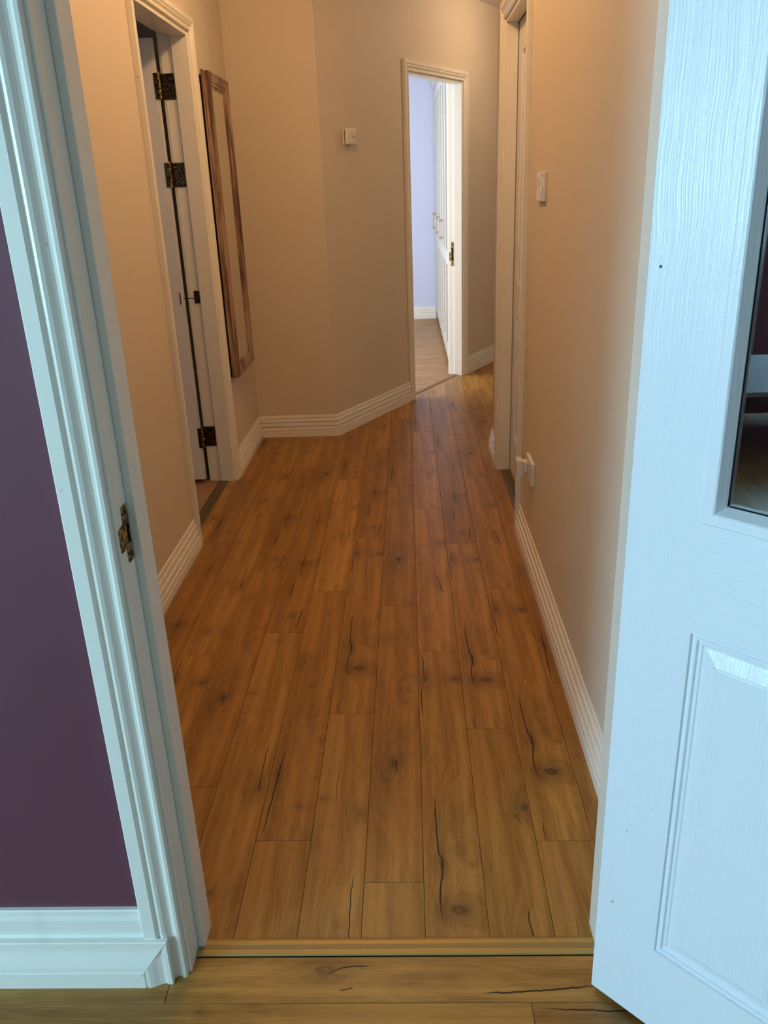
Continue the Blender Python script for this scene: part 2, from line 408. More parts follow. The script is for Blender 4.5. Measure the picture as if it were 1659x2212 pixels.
# hall floor: boards run along the hall
fl = boxes('floor', [(-.95, 2.2, 1.16, 7.5, -.03, -.008)], M['sub'])
struct(fl, 'warm oak laminate floor of the hall', 'floor')
X0 = -0.50133
JOINT = {-4: 1.35, -3: 1.90, -2: 1.0195, -1: 1.6235, 0: 1.1475, 1: 1.442, 2: 1.918, 3: 1.320, 4: 1.016, 5: 1.843, 6: 1.433, 7: 2.05, 8: 1.2, 9: 1.7, 10: 1.4, 11: 1.0, 12: 1.6, 13: 1.25, 14: 1.8}
FIX = {(-2, 0): 'A', (-1, 0): 'B', (-1, -1): 'G', (0, 0): 'G', (0, 1): 'F', (1, 0): 'C', (1, 1): 'D', (1, -1): 'E', (2, -1): 'D', (2, 0): 'A', (2, 1): 'F', (3, 0): 'B', (3, 1): 'B', (3, -1): 'E',
       (4, 0): 'A', (4, 1): 'H', (4, 2): 'D', (5, -1): 'E', (5, 0): 'A', (5, 1): 'F', (5, 2): 'C', (6, 0): 'A', (6, 1): 'H', (6, -1): 'D', (7, 0): 'C', (7, -1): 'F', (-2, 1): 'G', (-1, 1): 'F', (-3, 0): 'F', (-3, -1): 'C'}
cutd = DO + DN * 0.05
for k in range(-4, 14):
    cx = X0 + (k + .5) * BW
    for mth in range(-1, 5):
        ya = JOINT[k] + mth * BL; yb = ya + BL; cy = (ya + yb) / 2
        lim0 = 1.165 if k < 8 else 4.26
        if yb < lim0 + .02 or ya > 7.5: continue
        if k < 1 and ya > 4.72: continue
        if (Vector((cx + .07, ya)) - cutd).dot(DN) > 0 and ya > 4.7: continue
        des = FIX.get((k, mth)) or random.choice('BCDEFGHF')
        clips = [((0, 4.74), (0, 1))] if k < 1 else [((cutd.x, cutd.y), (DN.x, DN.y))]
        if k == -4: clips.append(((-.95, 0), (-1, 0)))
        lay(fl, cx, cy, 0, des, max(lim0 - cy, -BL), min(7.5 - cy, BL), clips)

# living room floor: boards run across
flv = boxes('floor_living', [(-4.6, 2.6, -3.0, 1.16, -.03, -.008)], M['sub'])
struct(flv, 'oak laminate floor of the living room in the foreground', 'floor')
LJ = {0: -.475, 1: .189}
for r in range(0, 33):
    cy = 1.108 - r * BW
    j0 = LJ.get(r, (r * .437) % BL)
    for mth in range(-5, 3):
        xa = j0 + mth * BL; cx = xa + BL / 2
        if xa > 2.6 or xa + BL < -4.6: continue
        if (r > 3 and xa > .9) or r > 18: continue
        des = {(0, 0): 'K', (1, -1): 'H', (0, -1): 'D', (1, 0): 'C'}.get((r, mth)) or random.choice(DES)
        # rotated so that local y runs along world -x/+x
        lay(flv, cx, cy, -PI / 2, des, max(-4.6 - cx, -BL), min(2.6 - cx, BL), [((0, 1.160), (0, 1))] if r == 0 else [])
plain_rest = boxes('floor_sheet', [(-4.6, 2.6, -3.0, -1.29 + .0, -.008, -.0005)], OAK['D'], flv)

# bedroom floor
flb = boxes('floor_bedroom', [(-2.6, .9, 4.8, 9.11, -.03, -.0085)], M['sub'])
struct(flb, 'pale lit oak floor of the bedroom beyond the far doorway', 'floor')
for r in range(0, 34):
    cy = 9.05 - r * BW
    for mth in range(-1, 2):
        cx = -.25 + ((r * .39) % BL) - .6 + mth * BL
        if cx - BL / 2 > .9 or cx + BL / 2 < -1.0: continue
        lay(flb, cx, cy, -PI / 2, random.choice('DEGH'), -BL, min(.9 - cx, BL), [((cutd.x, cutd.y), (-DN.x, -DN.y))])
boxes('floor_sheet', [(-2.6, -1.3, 4.85, 9.11, -.008, -.001)], OAK['D'], flb)
fls = boxes('floor_side_room', [(-2.6, -.951, 1.215, 4.69, -.03, -.002)], plain('terracotta_vinyl', (0.33, 0.19, 0.10), 0.5))
struct(fls, 'brown vinyl floor of the dim side room behind the open door', 'floor')
struct(boxes('floor_closet', [(.49, 1.3, 1.3, 4.2, -.03, -.009)], M['sub']), 'dark floor behind the closed hall door', 'floor')

# ------------------------------------------------------------------ architraves, linings, baseboards
# profile of the moulded architrave: (distance out from the opening, how far it stands proud)
ARCH = [(0, 0), (0, .009), (.002, .0115), (.007, .0125), (.010, .0105), (.0115, .0085), (.016, .0085), (.020, .0105), (.026, .0155), (.031, .0175), (.035, .0165), (.0365, .0135), (.0395, .0135), (.041, .018), (.043, .0195), (.064, .0195), (.066, .018), (.066, 0)]
def arch_leg(u, sgn, zt, v0, side, parent, width=.066):
    k = width / .066
    a = [(u + sgn * t * k, v0 + side * d, 0) for t, d in ARCH]; b = [(u + sgn * t * k, v0 + side * d, zt + t * k) for t, d in ARCH]
    return sweep('architrave_leg', ARCH, (a, b), M['trim'], parent)
def arch_head(u0, u1, zt, v0, side, parent, width=.066):
    k = width / .066
    a = [(u0 - t * k, v0 + side * d, zt + t * k) for t, d in ARCH]; b = [(u1 + t * k, v0 + side * d, zt + t * k) for t, d in ARCH]
    return sweep('architrave_head', ARCH, (a, b), M['trim'], parent)

def door_frame(name, loc, rz, u0, u1, zt, depth, stop, label, width=.066, back=True, st=.013):
    """lining u0..u1 (clear faces), local -Y is the side one looks from; stop = (v0, v1)"""
    e = empty(name, loc, rz); struct(e, label, 'door frame')
    lt = .016
    boxes('jamb_lining', [(u0 - lt, u0, 0, depth, 0, zt)], M['trim'], e, .0012)
    boxes('jamb_lining', [(u1, u1 + lt, 0, depth, 0, zt)], M['trim'], e, .0012)
    boxes('head_lining', [(u0 - lt, u1 + lt, 0, depth, zt, zt + lt)], M['trim'], e, .0012)
    boxes('door_stop', [(u0, u0 + st, stop[0], stop[1], 0, zt)], M['trim'], e, .0015)
    boxes('door_stop', [(u1 - st, u1, stop[0], stop[1], 0, zt)], M['trim'], e, .0015)
    boxes('door_stop', [(u0 + st, u1 - st, stop[0], stop[1], zt - st, zt)], M['trim'], e, .0015)
    q = .006
    for side, v in ((-1, 0.0), (1, depth)):
        if side == 1 and not back: continue
        arch_leg(u0 - q, -1, zt + q, v, side, e, width); arch_leg(u1 + q, 1, zt + q, v, side, e, width); arch_head(u0 - q, u1 + q, zt + q, v, side, e, width)
    return e

fr1 = door_frame('trim_1', (0, 1.11, 0), 0, -.439, .339, 1.99, .105, (.051, .105), 'white door frame in the plum wall around the hall entrance', back=False)
fr2 = door_frame('trim_2', (-.90, 0, 0), PI / 2, 3.150, 3.917, 1.99, .12, (0, .070), 'white frame of the open doorway beside the mirror', width=.053, st=.012)
fr3 = door_frame('trim_3', (.44, 0, 0), -PI / 2, -3.976, -3.240, 1.99, .11, (0, .050), 'white frame of the closed hall door past the light switch', width=.062, st=.010)
fr4 = door_frame('trim_4', (DO.x, DO.y, 0), DA, .978, 1.748, 1.99, .11, (0, .060), 'white frame of the bright bedroom doorway in the slanting wall', width=.058, st=.010)

SK = [(0, 0), (.021, 0), (.0205, .031), (.0175, .033), (.0175, .037), (.0205, .0385), (.0185, .053), (.012, .0555), (.0085, .058), (.0085, .0615), (.0165, .065), (.0145, .077), (.008, .0795), (.0045, .082), (.0045, .0855), (.0115, .089), (.0095, .102), (.005, .1045), (.0025, .106), (.0025, .109), (.0065, .1115), (.0045, .123), (.003, .125), (0, .125)]
def skirting(name, pts, label, prof=SK, mat='trim', ends=(None, None), parent=None, part=None):
    """pts: wall line; the room lies to the right of the direction of travel"""
    P = [Vector(p) for p in pts]; n = len(P); secs = []
    for i, p in enumerate(P):
        nr = []
        for a, b in ((i - 1, i), (i, i + 1)):
            if 0 <= a and b < n:
                d = (P[b] - P[a]).normalized(); nr.append(Vector((d.y, -d.x)))
        if len(nr) == 2:
            mm = (nr[0] + nr[1]); mm = mm / mm.dot(nr[0])
        else: mm = nr[0]
        secs.append([(p.x + mm.x * d, p.y + mm.y * d, z) for d, z in prof])
    vs_, fs = [], []; k = len(prof)
    for s in secs: vs_ += s
    for i in range(n - 1):
        for j in range(k):
            a, b = i * k + j, i * k + (j + 1) % k
            fs.append((a, b, b + k, a + k))
    fs += [tuple(range(k))[::-1], tuple((n - 1) * k + j for j in range(k))]
    o = mesh_obj(part or name, vs_, fs, M[mat], parent)
    if not parent: struct(o, label, 'baseboard')
    return o
def dg(s): q = DO + DD * s; return (q.x, q.y)
C0 = (-.437, 4.69)
skirting('baseboard_left_near', [(-.90, 1.216), (-.90, 3.090)], 'white moulded skirting on the hall wall before the open doorway')
# one mitred run is split in three boards, each with its own mitred ends
def mitred(name, p_prev, p0, p1, p_next, label):
    P0, P1 = Vector(p0), Vector(p1); d = (P1 - P0).normalized(); nr = Vector((d.y, -d.x))
    def end(p, q, first):
        if q is None: return nr
        dd = (Vector(p) - Vector(q)).normalized() if first else (Vector(q) - Vector(p)).normalized()
        n2 = Vector((dd.y, -dd.x)); mm = nr + n2; return mm / mm.dot(nr)
    a = end(p0, p_prev, True); b = end(p1, p_next, False)
    A = [(P0.x + a.x * t, P0.y + a.y * t, z) for t, z in SK]; B = [(P1.x + b.x * t, P1.y + b.y * t, z) for t, z in SK]
    return struct(sweep(name, SK, (A, B), M['trim']), label, 'baseboard')
mitred('baseboard_left', None, (-.90, 3.978), (-.90, 4.69), C0, 'white moulded skirting on the short wall below the framed mirror')
mitred('baseboard_back', (-.90, 3.978), (-.90, 4.69), C0, dg(.9), 'white moulded skirting along the short end wall')
mitred('baseboard_diagonal', (-.90, 4.69), C0, dg(.913), None, 'white moulded skirting climbing towards the bedroom doorway below the thermostat')
mitred('baseboard_diagonal_far', None, dg(1.814), dg(3.2), None, 'white moulded skirting past the bedroom doorway')
mitred('baseboard_right', None, (.44, 3.170), (.44, 1.216), None, 'white moulded skirting below the socket on the switch wall')
mitred('baseboard_right_far', (2.1, 4.32), (.44, 4.32), (.44, 4.046), None, 'short white skirting between the closed hall door and the corner')
mitred('baseboard_corridor', None, (2.1, 4.32), (.44, 4.32), (.44, 4.046), 'white skirting round the corner of the side corridor')
skirting('baseboard_bedroom', [(-2.6, 9.11), (.30, 9.11)], 'white skirting below the lavender bedroom wall')

def nail_holes(board, pts, axis):
    o_ = bpy.data.objects[board]
    for c_ in pts: cyl('nail_hole', c_, axis, .0019, .0014, .0005, M['dark_plastic'], o_, 8)
nail_holes('baseboard_back', [(x, 4.6708, z) for x, z in ((-.835, .045), (-.70, .047), (-.60, .048), (-.56, .031), (-.50, .029))], (0, -1, 0))
_dn = (-DN.x, -DN.y, 0)
nail_holes('baseboard_diagonal', [(*(DO + DD * s_ - DN * .0192), z) for s_, z in ((.14, .047), (.30, .046), (.52, .050), (.74, .047))], _dn)
nail_holes('baseboard_left_near', [(-.8802, y, z) for y, z in ((2.88, .050), (2.86, .045), (3.02, .048))], (1, 0, 0))
nail_holes('baseboard_right', [(.4202, y, z) for y, z in ((1.75, .048), (1.95, .046), (2.6, .047))], (-1, 0, 0))
# living room skirting: old board with a newer moulding planted on the front of it
lr = empty('baseboard_front'); struct(lr, 'white double skirting below the plum wall', 'baseboard')
UP = [(0, 0), (.016, 0), (.016, .108), (.013, .112), (.013, .122), (.0155, .125), (.0145, .146), (.009, .150), (.009, .162), (.007, .165), (0, .165)]
skirting('x', [(-4.6, 1.11), (-.5125, 1.11)], '', UP, parent=lr, part='upper_skirting')
LOWP = [(.0165, 0), (.034, 0), (.034, .036), (.0320, .0375), (.0320, .040), (.0340, .042), (.0335, .050), (.0310, .060), (.0270, .072), (.0245, .082), (.0240, .088), (.0265, .091), (.0265, .103), (.025, .105), (.0165, .105)]
xe = -.4850
A = [(-4.6, 1.11 - d, z) for d, z in LOWP]; Bp = [(-.543 + z * .72 - .0004, 1.11 - d, z) for d, z in LOWP]
sweep('planted_moulding', LOWP, (A, Bp), M['trim'], lr)
# short upright piece mitred to its end, like the corner of a picture frame
UPR = [(d, z) for d, z in LOWP if z > 0 or d > .02]
mxs = [-.543 + z * .72 for d, z in UPR]
lo_ = [(x, 1.11 - d, 0) for x, (d, z) in zip(mxs, UPR)]; hi_ = [(x, 1.11 - d, z) for x, (d, z) in zip(mxs, UPR)]
lo_.append((-.500, 1.0935, 0)); hi_.append((-.500, 1.0935, .058))
n_ = len(lo_)
fs = [tuple(range(n_))[::-1]] + [(i, i + 1, n_ + i + 1, n_ + i) for i in range(n_ - 1)] + [(n_ - 1, 0, n_, 2 * n_ - 1)]
fs += [(n_, n_ + i, n_ + i + 1) for i in range(1, n_ - 1)]
mesh_obj('mitred_return', lo_ + hi_, fs, M['trim'], lr)
rr = skirting('x', [(.41, 1.11), (2.6, 1.11)], '', UP, parent=lr, part='upper_skirting')

# ------------------------------------------------------------------ threshold strips
def strip(name, prof, p0, p1, mat, label, cat='threshold strip'):
    P0, P1 = Vector(p0), Vector(p1); d = (P1 - P0).normalized(); nr = Vector((-d.y, d.x))
    a = [(P0.x + nr.x * t, P0.y + nr.y * t, z) for t, z in prof]; b = [(P1.x + nr.x * t, P1.y + nr.y * t, z) for t, z in prof]
    return a, b
gold = plain('satin_gold_aluminium', (0.43, 0.32, 0.115), 0.5, metal=0.75, var=.02)
goldd = plain('dull_gold_groove', (0.30, 0.22, 0.09), 0.55, metal=0.5)
ts = empty('threshold_strip', (0, 1.161, 0)); tag(ts, 'gold metal threshold strip across the living room doorway', 'threshold strip')
pr = [(-.0195, .0002), (-.0195, .0016), (-.0175, .0030), (-.0100, .0046), (-.0075, .0048), (-.0070, .0040), (.0035, .0042), (.0040, .0050), (.0130, .0044), (.0185, .0026), (.0198, .0002)]
a, b = strip('x', pr, (-.4385, 0), (.3385, 0), None, '')
sweep('strip_body', pr, (a, b), gold, ts)
prg = [(-.0069, .0040), (-.0069, .00435), (.0034, .00455), (.0034, .0042)]
a, b = strip('x', prg, (-.438, 0), (.338, 0), None, ''); sweep('ribbed_insert', prg, (a, b), goldd, ts)
pru = [(-.0215, .0001), (-.0215, .0010), (-.0195, .0012), (-.0195, .0001)]
a, b = strip('x', pru, (-.438, 0), (.338, 0), None, ''); sweep('rubber_edge', pru, (a, b), M['black'], ts)

bz = plain('dull_bronze_strip', (0.16, 0.115, 0.055), 0.42, metal=0.6)
PRS = [(-.022, .0002), (-.020, .0035), (-.006, .006), (-.004, .0045), (.004, .0045), (.006, .006), (.020, .0035), (.022, .0002)]
def simple_strip(loc, rz, u0, u1, mat, label, k=1.0):
    e = empty('threshold_strip', loc, rz); tag(e, label, 'threshold strip')
    prof = [(t * k, z) for t, z in PRS]
    a, b = strip('x', prof, (u0, 0), (u1, 0), None, ''); sweep('strip_body', prof, (a, b), mat, e)
    for u in (u0 + .08, (u0 + u1) / 2, u1 - .08):
        cyl('screw', (u, 0, .0042), 'z', .0035, .003, .0008, M['brass_dark'], e, 10)
simple_strip((-.958, 0, 0), PI / 2, 3.165, 3.903, bz, 'dull bronze threshold strip of the open doorway beside the mirror', 1.2)
simple_strip((.468, 0, 0), PI / 2, 3.252, 3.964, bz, 'dark bronze threshold strip under the closed hall door', .95)
oakstrip = plain('stained_oak_strip', (0.25, 0.15, 0.07), 0.45)
q = DO + DN * .055
simple_strip((q.x, q.y, 0), DA, .990, 1.736, oakstrip, 'brown wooden threshold strip of the bedroom doorway', .8)

# ------------------------------------------------------------------ doors
def loft_rect(name, x0, x1, z0, z1, steps, mat, parent, cap=True, mats=None):
    """concentric rectangles; steps = (inset, depth)"""
    vs_, fs = [], []
    for t, y in steps: vs_ += [(x0 + t, y, z0 + t), (x1 - t, y, z0 + t), (x1 - t, y, z1 - t), (x0 + t, y, z1 - t)]
    for k in range(len(steps) - 1):
        for i in range(4):
            j = (i + 1) % 4; fs.append((4 * k + i, 4 * k + j, 4 * k + 4 + j, 4 * k + 4 + i))
    if cap: n = 4 * (len(steps) - 1); fs.append((n, n + 1, n + 2, n + 3))
    return mesh_obj(name, vs_, fs, mat, parent)
PAN = [(0, 0), (.0015, .0050), (.0045, .0056), (.0060, .0030), (.0085, .0030), (.0105, .0068), (.0150, .0072), (.0165, .0090), (.019, .0090), (.0400, .0025), (.0420, .0028), (.0440, .0018)]

def panel_leaf(name, loc, rz, w, h, z0, label, stile, rails, mull=None, glass=None, th=.035):
    """rails: list of (z0,z1); the openings between them hold raised panels, or glass for index in glass"""
    e = empty(name, loc, rz); struct(e, label, 'door')
    boxes('stile', [(0, stile, 0, th, z0, h)], M['door_v'], e)
    boxes('stile', [(w - stile, w, 0, th, z0, h)], M['door_v'], e)
    for a, b in rails: boxes('rail', [(stile, w - stile, 0, th, a, b)], M['door_h'], e)
    gaps = [(rails[i][1], rails[i + 1][0]) for i in range(len(rails) - 1)]
    for i, (a, b) in enumerate(gaps):
        if glass and i in glass:
            continue
        cols = [(stile, w - stile)]
        if mull:
            c = w / 2; boxes('muntin', [(c - mull / 2, c + mull / 2, 0, th, a, b)], M['door_v'], e)
            cols = [(stile, c - mull / 2), (c + mull / 2, w - stile)]
        for x0, x1 in cols:
            p = loft_rect('panel', x0, x1, a, b, PAN, M['door_v'], e)
            back = [(t, th - d) for t, d in PAN]; loft_rect('panel_rear', x0, x1, a, b, back, M['door_v'], e)
    return e, gaps

# glazed living room door, folded back towards the viewer
DW, DH = .762, 1.978
d1, gaps = panel_leaf('door_1', (.300, 1.0713, 0), math.atan2(-.7051, .7091), DW, DH, .012,
   'white glazed door with moulded grain folded open into the living room', .1075,
   [(.012, .182), (.780, .946), (1.87, DH)], .118, glass={1})
tgl = NT('clear_glass'); n = tgl.n
tr = n.new('ShaderNodeBsdfTransparent'); tr.inputs[0].default_value = (.90, .95, .93, 1)
gl = n.new('ShaderNodeBsdfGlossy'); gl.inputs['Roughness'].default_value = 0.004
fr = n.new('ShaderNodeFresnel'); fr.inputs['IOR'].default_value = 1.52
f2 = tgl.math('MULTIPLY', fr.outputs[0], 3.0, clamp=True)
mx = n.new('ShaderNodeMixShader'); tgl.l.new(f2, mx.inputs[0]); tgl.l.new(tr.outputs[0], mx.inputs[1]); tgl.l.new(gl.outputs[0], mx.inputs[2])
tgl.l.new(mx.outputs[0], tgl.out.inputs['Surface']); n.remove(tgl.b)
gx0, gx1, gz0, gz1 = .1075, DW - .1075, .946, 1.87
# four mitred glazing beads on each face
BEAD = [(-.0028, .0), (-.0028, -.0022), (-.001, -.003), (.0115, -.003), (.0135, -.0010), (.0190, .0200), (.0190, .0215), (.0, .0215)]
BEADB = [(t_, y_ if y_ <= 0 else y_ * .45) for t_, y_ in BEAD]
def bead(side, flip):
    pts = {'l': ((gx0, gz0), (gx0, gz1), (1, 0)), 'r': ((gx1, gz0), (gx1, gz1), (-1, 0)), 'b': ((gx0, gz0), (gx1, gz0), (0, 1)), 't': ((gx0, gz1), (gx1, gz1), (0, -1))}[side]
    (ax, az), (bx_, bz_), (nx, nz) = pts; A, B = [], []
    for t, y in (BEADB if flip else BEAD):
        yy = y if not flip else .035 - y
        if side in 'lr': A.append((ax + nx * t, yy, az + t)); B.append((bx_ + nx * t, yy, bz_ - t))
        else: A.append((ax + t, yy, az + nz * t)); B.append((bx_ - t, yy, bz_ + nz * t))
    return sweep('glazing_bead', BEAD, (A, B), M['door_v'] if side in 'lr' else M['door_h'], d1)
for s_ in 'lrbt': bead(s_, False); bead(s_, True)
boxes('gasket', [(gx0 + .018, gx0 + .0207, .0215, .0220, gz0 + .020, gz1 - .020), (gx1 - .0207, gx1 - .018, 0.0215, .0220, gz0 + .020, gz1 - .020), (gx0 + .0222, gx1 - .0222, 0.0215, .0220, gz0 + .018, gz0 + .0207), (gx0 + .0222, gx1 - .0222, 0.0215, .0220, gz1 - .0207, gz1 - .018)], M['black'], d1)
boxes('glass_pane', [(gx0 + .004, gx1 - .004, .0221, .0245, gz0 + .004, gz1 - .004)], tgl.m, d1)
for z in (.22, 1.0, 1.76):
    cyl('hinge', (.004, .038, z - .04), 'z', .006, .006, .08, M['brass_dark'], d1, 12)
cyl('screw_head', (.0165, .0006, 1.261), (0, -1, 0), .0022, .0018, .0012, M['dark_plastic'], d1, 10)
for sx in (0.70,):
    hd = boxes('handle_plate', [(sx - .02, sx + .02, -.006, 0, .96, 1.12)], M['brass'], d1, .002)
    cyl('handle_stem', (sx, -.006, 1.06), (0, -1, 0), .009, .009, .04, M['brass'], hd, 14)
    boxes('handle_lever', [(sx - .11, sx + .01, -.055, -.042, 1.052, 1.070)], M['brass'], hd, .004)

# closed hall door on the switch wall side
panel_leaf('door_2', (.4945, 3.969, 0), -PI / 2, .722, 1.979, .010, 'closed white panelled door in the hall past the light switch', .105,
           [(.010, .200), (.780, .930), (1.862, 1.979)], .10)
# open door into the dim side room, hinged on the far jamb
d3, _ = panel_leaf('door_3', (-1.036, 3.884, 0), PI, .740, 1.972, .022, 'white panelled door standing open inside the dim side room', .105,
           [(.022, .200), (.780, .930), (1.862, 1.972)], .10)
d3.location = (-1.785, 3.884, 0); d3.rotation_euler = (0, 0, 0)

# butt hinges between the far jamb and the open door (one thing each part of the door)
for z in (1.791, 1.441, .237):
    ox, oy = 1.785, -3.884          # world -> door_3 local
    pl = boxes('jamb_plate', [(-1.030 + ox, -.975 + ox, 3.9135 + oy, 3.9168 + oy, z - .050, z + .050)], M['brass_dark'], d3, .0008)
    pl.name = 'hinge'
    for dz in (-.033, 0, .033):
        cyl('screw', (-.992 + ox, 3.9135 + oy, z + dz), (0, -1, 0), .0042, .0036, .0010, M['brass_dark'], pl, 10)
    lp = boxes('leaf_plate', [(-1.054 + ox, -1.038 + ox, 3.8815 + oy, 3.8838 + oy, z - .050, z + .050)], M['brass_dark'], pl, .0006)
    for i in range(5):
        cyl('knuckle', (-1.0355 + ox, 3.8905 + oy, z - .050 + i * .02), 'z', .0072, .0072, .0192, M['brass'], pl, 14, .001)
    cyl('pin_cap', (-1.0355 + ox, 3.8905 + oy, z + .050), 'z', .0052, .003, .005, M['brass'], pl, 12)
# chain door closer
iron = plain('dark_bronze_iron', (0.05, 0.032, 0.02), 0.45, metal=0.7)
cl = boxes('chain_closer', [(-.999 + 1.785, -.974 + 1.785, 3.9125 - 3.884, 3.9165 - 3.884, .884, .940)], iron, d3, .001)
cyl('chain_rod', (-1.055 + 1.785, 3.898 - 3.884, .909), 'x', .0024, .0024, .062, iron, cl, 10)
boxes('leaf_anchor', [(-1.058 + 1.785, -1.0545 + 1.785, 3.880 - 3.884, 3.900 - 3.884, .884, .938)], iron, cl, .0008)

CHIPS = [(1.177, .923, .008), (1.177, .854, .010), (1.169, .774, .012), (1.182, .966, .006), (1.166, .735, .007)]
# strike plate on the living room frame
sp = boxes('strike_plate', [(-.4390, -.4365, .024, .046, .842, .932)], M['brass'], fr1, .0006)
boxes('latch_hole', [(-.4366, -.4361, .030, .041, .872, .902)], M['black'], sp)
mesh_obj('lip', [(-.4390, .025, .866), (-.4365, .025, .866), (-.4365, .025, .906), (-.4390, .025, .906), (-.4400, .001, .868), (-.4372, .000, .868), (-.4372, .000, .904), (-.4400, .001, .904)], BOXF, M['brass'], sp)
for z in (.853, .921): cyl('screw', (-.4365, .035, z), 'x', .0042, .0036, .0010, M['brass_dark'], sp, 12)
# knocked paint on the edge of the near jamb
bare = plain('bare_chipped_wood', (0.30, 0.16, 0.08), .7)
for cy_, cz, r in CHIPS:
    pts = [(.3257, cy_ + r * .45 * math.cos(a) * (.7 + .5 * random.random()), cz + r * math.sin(a) * (.7 + .5 * random.random())) for a in [i * PI / 4 for i in range(8)]]
    n8 = len(pts)
    mesh_obj('paint_chip', pts + [(.3262, y, z) for _, y, z in pts], [tuple(range(n8)), tuple(range(n8, 2 * n8))[::-1]] + [(i, (i + 1) % n8, n8 + (i + 1) % n8, n8 + i) for i in range(n8)], bare, fr1)
# strike plate on the bedroom frame
sp = boxes('strike_plate', [(1.7455, 1.748, .068, .090, .80, .965)], M['brass'], fr4, .0006)
boxes('latch_hole', [(1.7451, 1.7456, .073, .084, .835, .925)], M['black'], sp)
for z in (.815, .95): cyl('screw', (1.7455, .079, z), (-1, 0, 0), .0045, .004, .0010, M['brass_dark'], sp, 12)
boxes('lip', [(1.7455, 1.748, .089, .105, .835, .895)], M['brass'], sp, .0005)

# ------------------------------------------------------------------ framed mirror
def wood_frame_mat():
    t = NT('weathered_brown_wood'); c = t.coord()
    n1 = t.noise(t.scaled(c, (60, 60, 3.2)), 1.0, 4.0, 0.6); n2 = t.noise(t.scaled(c, (14, 14, 3)), 1.0, 3.0)
    f = t.maprange(t.math('ADD', t.math('MULTIPLY', n1, .55), t.math('MULTIPLY', n2, .5)), .40, .66, 0, 1)
    k = t.vmath('LENGTH', t.vmath('MULTIPLY', t.vmath('SUBTRACT', c, (-.19, -.04, .15)), (60, 60, 28)))
    kn = t.maprange(k, .3, 1.2, .8, 0)
    col = t.mix(f, (0.10, 0.050, 0.034), (0.46, 0.31, 0.23)); col = t.mix(kn, col, (0.05, 0.025, 0.015))
    t.bump(n1, .35, .002)
    return t.set(col=col, rough=.55, spec=.35)
wfm = wood_frame_mat()
mi = empty('framed_mirror', (-.90, 4.235, .5), PI / 2); tag(mi, 'tall narrow mirror in a weathered brown wooden frame on the hall wall', 'mirror')
MW, MH = .215, 1.365   # half width, height
# frame section: (inset from outer edge, depth towards the hall)
FS = [(0, -.018), (0, -.026), (.005, -.030), (.007, -.036), (.004, -.041), (.004, -.050), (.008, -.055), (.016, -.055), (.020, -.052), (.024, -.0535), (.044, -.051), (.047, -.0475), (.052, -.0475), (.055, -.050), (.059, -.0485), (.062, -.044), (.070, -.0425), (.072, -.040), (.072, -.018)]
def fpiece(nm, side):
    A, B = [], []
    for t, y in FS:
        if side == 'l': A.append((-MW + t, y, t)); B.append((-MW + t, y, MH - t))
        if side == 'r': A.append((MW - t, y, t)); B.append((MW - t, y, MH - t))
        if side == 'b': A.append((-MW + t, y, t)); B.append((MW - t, y, t))
        if side == 't': A.append((-MW + t, y, MH - t)); B.append((MW - t, y, MH - t))
    return sweep(nm, FS, (A, B), wfm, mi)
for s_ in 'lrbt': fpiece('frame_stile' if s_ in 'lr' else 'frame_rail', s_)
tm = NT('silvered_glass'); tm.set(col=(0.82, 0.80, 0.76), rough=0.02, metal=1.0)
boxes('mirror_glass', [(-MW + .0725, MW - .0725, -.0405, -.0365, .0725, MH - .0725)], tm.m, mi)
boxes('gap_shade_board', [(-MW + .006, MW - .006, -.0179, -.001, .006, MH - .02)], M['black'], mi)  # black board paints the shadow gap between frame and wall

# ------------------------------------------------------------------ thermostat
th = empty('thermostat', (*dg(.268), 1.618), DA); tag(th, 'small white square thermostat with a dial on the slanting wall', 'thermostat')
boxes('back_plate', [(-.041, .041, -.008, 0, -.040, .040)], M['plastic'], th, .002)
boxes('cover', [(-.039, .041, -.036, -.0115, -.0385, .0395)], M['plastic'], th, .004)
boxes('shadow_gap', [(-.036, .038, -.0115, -.008, -.036, .036)], M['black'], th)
dl = cyl('dial', (.017, -.036, .010), (0, -1, 0), .0165, .015, .007, M['plastic'], th, 28, .002)
cyl('dial_ring', (.017, -.0358, .010), (0, -1, 0), .0185, .0185, .0007, plain('grey_print', (0.42, 0.38, 0.32), .6), th, 28)
boxes('dial_mark', [(.0162, .0178, -.0437, -.0430, .016, .023)], M['dark_plastic'], dl)
mesh_obj('printed_triangle', [(.027, -.0362, -.032), (.035, -.0362, -.032), (.031, -.0362, -.026), (.027, -.0359, -.032), (.035, -.0359, -.032), (.031, -.0359, -.026)], [(0, 1, 2), (5, 4, 3), (0, 3, 4, 1), (1, 4, 5, 2), (2, 5, 3, 0)], M['dark_plastic'], th)

